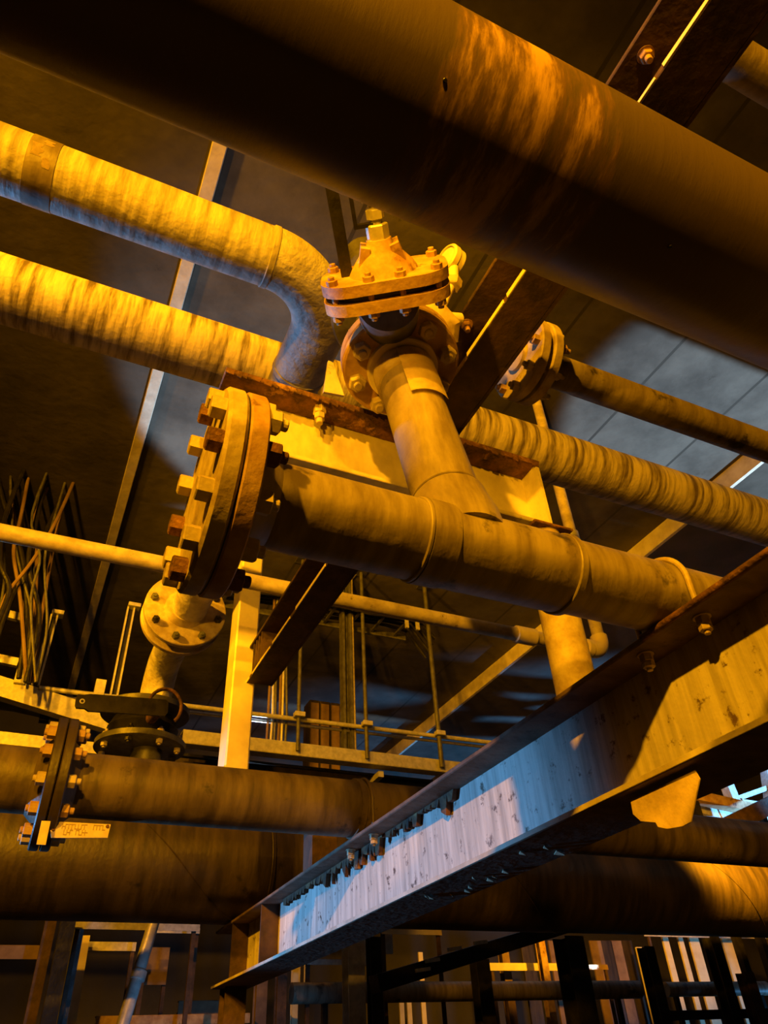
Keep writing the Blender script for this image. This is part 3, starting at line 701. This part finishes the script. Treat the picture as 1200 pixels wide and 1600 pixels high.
# loom of cables hanging at the far left
rc = random.Random(21)
cabs = [((10, 780), (30, 860), (40, 960), (30, 1060)), ((22, 790), (20, 880), (44, 960), (40, 1064)), ((35, 800), (26, 860), (46, 930), (45, 1066)),
        ((60, 790), (52, 880), (58, 960), (48, 1066)), ((95, 800), (80, 870), (62, 980), (50, 1066)), ((84, 806), (46, 880), (20, 930), (-5, 1000)),
        ((4, 800), (8, 880), (6, 920), (-8, 990)), ((48, 800), (58, 870), (56, 930), (44, 1066))]
cabs += [tuple((a+rc.uniform(-14, 14), b) for a, b in q_) for q_ in cabs]
for i, pp in enumerate(cabs):
    tp = P(*pp[0], y=YB-.2-.035*i); pts = [V((tp.x+.03*(i % 8-4), tp.y, 5.815))]
    for k in range(len(pp)-1):
        a, b = P(*pp[k], y=YB-.2-.035*i), P(*pp[k+1], y=YB-.2-.035*i)
        pts += [a.lerp(b, j/6) for j in range(6)]
    pts.append(P(*pp[-1], y=YB-.2-.035*i))
    for _ in range(4):
        pts = [pts[0]]+[(pts[j-1]+pts[j]*2+pts[j+1])/4 for j in range(1, len(pts)-1)]+[pts[-1]]
    tag(MB().tube(pts, .014+.006*(i % 3), 8).build('hanging_cable', ('grey', 'brown', 'black')[i % 3]), 'cable of the loose loom hanging down at the left edge', 'cable', 'loose cables at the left edge')
# cable riser behind the brown beam
x_ = P(436, 1100).x
for i in range(6):
    xx = x_-.10+i*.045
    tag(MB().tube([(xx, YB+.1, 3.1), (xx+.01*(i % 2), YB+.1, 3.6), (xx-.012*(i % 3), YB+.1, 4.3), (xx, YB+.1, 5.3)], .017, 8).build('riser_cable', ('brown', 'galv', 'grey')[i % 3]), 'upright cable of the riser behind the lower end of the brown beam', 'cable', 'riser cables behind the brown beam')
# cable ladder under the ceiling in the middle
zl = 5.2
t = thing('cable_ladder', 'dark cable ladder under the ceiling behind the brown channel beam', 'cable tray', at(520, 950, z=zl))
A_ = at(585, 955, z=zl); 
for s_ in (0, .55): MB().bar((A_.x-2.6, A_.y+s_, zl), (A_.x+.75, A_.y+s_, zl), .03, .09).build('side_rail', 'grey', t)
for k in range(9): MB().bar((A_.x-2.4+k*.37, A_.y, zl), (A_.x-2.4+k*.37, A_.y+.55, zl), .035, .03).build('rung', 'grey', t)
for dx in (.45, .62): MB().bb(A_.x+dx, A_.x+dx+.05, A_.y-.06, A_.y-.03, zl-.2, zl+.14).build('clip', 'galv', t)
for k in range(4):
    tag(MB().tube([(A_.x-2.6+j*.33, A_.y+.1+k*.11, zl+.06+.03*math.sin(j*1.3+k)) for j in range(11)]+[(A_.x+1.0, A_.y+.1+k*.11, zl-.2-k*.05)], .026, 8).build('ladder_cable', 'black'), 'dark cable lying along the ladder under the ceiling', 'cable', 'cables on the ladder')
# dark switch boards on the gallery behind the rail
for i, px in enumerate((492, 508, 524)):
    c_ = P(px, 1100, 10.5)
    t = thing('panel_locker', ('left', 'middle', 'right')[i]+' one of three narrow dark lockers deep behind the handrail', 'cabinet', (c_.x, 10.5, 3.12))
    MB().bb(c_.x-.085, c_.x+.085, 10.5, 10.8, 3.12, 5.0, .01).build('body', 'dark', t)
    MB().bb(c_.x-.07, c_.x+.07, 10.488, 10.5, 3.3, 4.95, .004).build('door', 'brown', t)
# raised gallery floor
t = thing('gallery_floor', 'dark open grating floor of the raised cable gallery', 'platform', (2, 10, 3.05))
MB().bb(-3, 9, 8.4, 10.9, 3.09, 3.12).build('plate', 'black', t)
for k in range(7): MB().bb(-3, 9, 8.45+k*.38, 8.51+k*.38, 2.98, 3.09).build('bearer', 'dark', t)

# ---------------------------------------------------------------- cool lit truss far right
YT = 9.2
t = thing('roof_truss', 'far truss lit cold blue at the right edge above the lower pipes', 'truss', at(1150, 1230, y=YT))
def tb(a, b, w_=.09): MB().bar(at(*a, y=YT), at(*b, y=YT), w_, w_).build('member', 'galv', t)
tb((1070, 1240), (1168, 1203), .13); tb((1168, 1203), (1260, 1170), .13); tb((1133, 1220), (1150, 1262), .17); tb((1146, 1250), (1230, 1220), .08)
tb((1080, 1262), (1130, 1276), .16); tb((1099, 1256), (1104, 1272), .1); tb((1120, 1275), (1165, 1262), .2); tb((1196, 1185), (1206, 1260), .17); tb((1145, 1250), (1230, 1262), .06)
tb((1170, 1290), (1240, 1262), .17)
for lab, pa, pb, y, w_, h_, m in (('dull reddish joist in front of the cold lit truss', (1070, 1242), (1188, 1268), 8.6, .2, .15, 'rustflange'),
                              ('dark joist rising to the right edge in front of the cold lit truss', (1118, 1300), (1240, 1240), 8.2, .2, .24, 'darkbeam')):
    a, b = at(*pa, y=y), at(*pb, y=y); t = thing('joist', lab, 'beam', a)
    MB().bar(a, b, w_, h_).build('shaft', m, t)
    for q_ in (a.lerp(b, .1), b): MB().bb(q_.x-.05, q_.x+.05, y-.05, y+.05, ZF, q_.z).build('leg', 'black', t)

# ================================================================== BACKGROUND, BOTTOM (between the pipes and the far wall)
YL = 9.0
def post(label, top, bot, w_, m, y=YL, name='steel_post', d_=None, full=True):
    a, b = at(*bot, y=y), at(*top, y=y)
    t = thing(name, label, 'post', (a.x, y, ZF if full else a.z))
    x_ = (a.x+b.x)/2
    if full:
        d_ = d_ or w_
        MB().bb(x_-w_/2, x_+w_/2, y-d_/2, y-d_/2+.012, ZF+.015, b.z).bb(x_-w_/2, x_+w_/2, y+d_/2-.012, y+d_/2, ZF+.015, b.z).bb(x_-.006, x_+.006, y-d_/2+.012, y+d_/2-.012, ZF+.015, b.z).build('shaft', m, t)
        MB().bb(x_-w_*.8, x_+w_*.8, y-d_*.8, y+d_*.8, ZF, ZF+.015).build('base_plate', m, t)
    else:
        MB().bar(a, b, w_, w_, (0, 1, 0)).build('shaft', m, t); MB().bar(a-V((.05, 0, 0)), a+V((.05, 0, 0)), w_*1.5, .02).build('foot', m, t)
    return t
post('dark steel post near the left corner below the spiral pipe', (96, 1430), (88, 1600), .13, 'black', 8.2)
post('slim rusty post left of the dark corner post', (70, 1430), (58, 1600), .10, 'darkbeam', 8.4)
post('dark post just right of the corner post, left of the yellow strip', (112, 1440), (104, 1600), .12, 'grey', 8.6)
post('grey steel post under the middle of the foreground beam', (552, 1470), (553, 1600), .17, 'galv', 7.6)
post('dark post right of the grey post under the foreground beam', (586, 1465), (584, 1600), .12, 'black', 7.8)
post('thick dark steel post right of centre at the bottom edge', (890, 1465), (908, 1600), .24, 'black', 7.4)
post('slim brown post left of the thick dark post', (850, 1470), (856, 1600), .10, 'rustflange', 9.4)
post('dark leaning pair post before the pale boards', (1018, 1480), (1026, 1600), .15, 'black', 8.0)
post('thin dark post splitting the pale boards', (1122, 1465), (1135, 1600), .16, 'black', 8.2)
post('dark post near the lower right corner', (1170, 1520), (1180, 1600), .16, 'darkbeam', 8.0)
post('pale narrow post left of the grey post', (462, 1500), (458, 1600), .07, 'board', 9.6)
post('brown post below the foreground beam end', (410, 1530), (402, 1600), .12, 'brown', 9.0)
post('slim post right of the foreground beam leg', (440, 1520), (436, 1600), .10, 'darkbeam', 8.6)
post('brown post among the shelves left of the thick dark post', (790, 1480), (795, 1600), .12, 'brown', 10.2)
post('dark post in the dark gap at bottom centre', (752, 1500), (756, 1600), .16, 'black', 7.9)
t = thing('yellow_strip_post', 'narrow bright yellow upright near the lower left corner', 'post', at(128, 1570, y=9.2))
a, b = at(124, 1572, y=9.2), at(134, 1462, y=9.2); a.z = ZF+.02
MB().bar(a, b, .085, .04, (0, 1, 0)).build('upright', 'board', t); MB().bb(a.x-.1, a.x+.1, 9.1, 9.3, ZF, ZF+.02).build('foot', 'board', t)
# leaning silver pipe
t = thing('leaning_pipe', 'silver pipe leaning at the lower left, lit pale and blue', 'pipe', at(198, 1590, y=7.4))
MB().cyl(at(180, 1640, y=7.3), at(243, 1432, y=7.5), .052, 20).build('tube', 'galv', t)
MB().lathe(at(214, 1532, y=7.4), at(243, 1432, y=7.5)-at(180, 1640, y=7.3), [(0, .052), (.004, .064), (.07, .064), (.074, .052)], 20).build('coupling', 'galv', t)
# horizontal members
def hbar(label, a, b, h_, m, y, name='cross_rail', cat='beam', d_=.08):
    p0, p1 = at(*a, y=y), at(*b, y=y); p0.z = p1.z = (p0.z+p1.z)/2
    t = thing(name, label, cat, p0)
    MB().bar(p0, p1, .012, h_).build('web', m, t)
    MB().bar(p0+V((0, d_/2, h_/2)), p1+V((0, d_/2, h_/2)), d_, .01).build('top_lip', m, t)
    for q_ in (p0.lerp(p1, .04), p0.lerp(p1, .96)): MB().bb(q_.x-.02, q_.x+.02, y+.02, y+.06, ZF, q_.z).build('leg', 'darkbeam', t)
    return t
hbar('pale rail directly under the spiral pipe at lower left', (115, 1443), (312, 1450), .075, 'galv', 8.4)
hbar('second pale rail just below the one under the spiral pipe', (230, 1452), (312, 1456), .05, 'galv', 8.8)
hbar('brown rail at the left edge, lower corner', (-20, 1484), (68, 1492), .11, 'brown', 8.6)
hbar('bluish rail behind the leaning silver pipe', (120, 1476), (212, 1482), .08, 'galv', 9.4)
hbar('brown board behind the leaning silver pipe', (215, 1508), (262, 1511), .36, 'brown', 9.8, 'shelf_board')
hbar('brown low rail along the bottom edge below the foreground beam', (150, 1590), (390, 1597), .08, 'rustflange', 8.8)
hbar('brown low board under the foreground beam leg', (278, 1578), (350, 1584), .2, 'brown', 9.6, 'shelf_board')
hbar('bright yellow rail right of centre at the bottom', (765, 1508), (882, 1514), .085, 'board', 9.8)
hbar('dull rail continuing right of the yellow one', (905, 1510), (950, 1513), .06, 'brown', 9.8)
hbar('pale ledge lit blue along the top of the pale boards', (1005, 1455), (1210, 1468), .07, 'galv', 10.6)
hbar('dark rail across the lower right corner', (1040, 1580), (1210, 1590), .10, 'black', 8.6)
hbar('yellow rail under the right half of the foreground beam', (596, 1454), (690, 1458), .06, 'board', 9.0)
hbar('thin grey rail left of the grey post under the foreground beam', (480, 1502), (548, 1505), .05, 'galv', 8.8)
for lab, pa, pb, y, r_ in (('dim horizontal pipe crossing the bottom behind the grey post', (455, 1552), (1000, 1556), 8.8, .10),
                          ('dim short pipe across the pale boards at lower right', (1040, 1546), (1200, 1554), 9.3, .09)):
    a, b = at(*pa, y=y), at(*pb, y=y); b.z = a.z; t = thing('service_pipe', lab, 'pipe', a)
    MB().cyl(a, b, r_, 24).build('tube', 'tee', t)
    for f_ in (.08, .92):
        q_ = a.lerp(b, f_); MB().bb(q_.x-.03, q_.x+.03, y-.03, y+.03, ZF, q_.z-r_*.98).build('leg', 'black', t)
# diagonal dark beam with bright flecks
t = thing('diagonal_beam', 'dark beam rising to the right under the spiral pipe', 'beam', at(600, 1530, y=7.2))
MB().bar(at(585, 1538, y=7.2), at(880, 1448, y=7.6), .16, .14).build('shaft', 'black', t)
for px, py in ((650, 1517), (665, 1502), (700, 1484), (741, 1474)):
    c_ = at(px, py, y=7.15); MB().bar(c_, c_+V((.16, .02, .02)), .03, .03).build('cleat', 'galv', t)
for lab, px, py, w_, h_, m, y in (('pale blue-lit panel just right of the grey post under the foreground beam', 574, 1481, .16, .36, 'galv', 8.8),
                          ('pale triangular-topped panel right of the dark post', 606, 1472, .12, .25, 'galv', 9.2),
                          ('small blue-lit box under the foreground beam leg', 352, 1577, .12, .24, 'galv', 9.0)):
    c_ = at(px, py, y=y); t = thing('wall_panel', lab, 'panel', c_)
    MB().box(c_, (w_, .03, h_), None, .004).build('plate', m, t); MB().box(c_+V((0, .03, 0)), (w_*.8, .03, h_*.9)).build('backing', 'brown', t)
# tall pale boards lower right
for i, (px, w_, lab) in enumerate(((1047, .13, 'leftmost of the tall pale boards at lower right'), (1071, .11, 'second of the tall pale boards from the left'),
                                   (1092, .22, 'wide tall pale board left of the thin dark post'), (1144, .24, 'wide tall pale board right of the thin dark post'),
                                   (1196, .14, 'pale board at the right edge, lower corner'), (1002, .12, 'narrow tall pale board left of the leaning pair post'))):
    a = at(px, 1500, y=10.9)
    t = thing('tall_board', lab, 'board', (a.x, 10.9, ZF))
    MB().bb(a.x-w_/2, a.x+w_/2, 10.88, 10.92, ZF, at(px, 1462 if i < 5 else 1480, y=10.9).z, .004).build('face', 'board', t)
    MB().bb(a.x-w_/2, a.x+w_/2, 10.92, 10.97, ZF, ZF+.08).build('foot', 'brown', t)
for i, (px, m) in enumerate(((935, 'brown'), (952, 'dark'), (968, 'brown'), (984, 'dark'), (870, 'brown'), (826, 'dark'))):
    a = at(px, 1500, y=11.4); t = thing('standing_plank', ('brown plank right of the thick dark post', 'dark plank, second right of the thick dark post', 'brown plank, third right of the thick dark post', 'dark plank beside the narrow pale board', 'brown plank just left of the thick dark post', 'dark plank behind the slim brown post')[i], 'plank', (a.x, 11.4, ZF))
    MB().bb(a.x-.12, a.x+.12, 11.38, 11.42, ZF, at(px, 1470, y=11.4).z, .004).build('face', m, t)
    MB().bb(a.x-.12, a.x+.12, 11.42, 11.47, ZF, ZF+.08).build('foot', 'brown', t)
for px, py, h_ in ((465, 1520, 60), (479, 1520, 60), (628, 1585, 50), (658, 1510, 34), (662, 1580, 40), (640, 1585, 46)):
    c_ = at(px, py, y=11.6); hh = h_/90
    t = thing('wall_strip', 'small yellow lit strip %s' % {465: 'left of the pair under the foreground beam', 479: 'right of the pair under the foreground beam', 628: 'at the bottom edge right of the dark post', 658: 'above the dim horizontal pipe at centre', 662: 'below the dim horizontal pipe at centre', 640: 'second at the bottom edge right of the dark post'}[px], 'strip', c_)
    MB().box(c_, (.075, .03, hh), None, .003).build('face', 'board', t); MB().box(c_+V((0, .03, 0)), (.05, .03, hh*.9)).build('backing', 'brown', t)
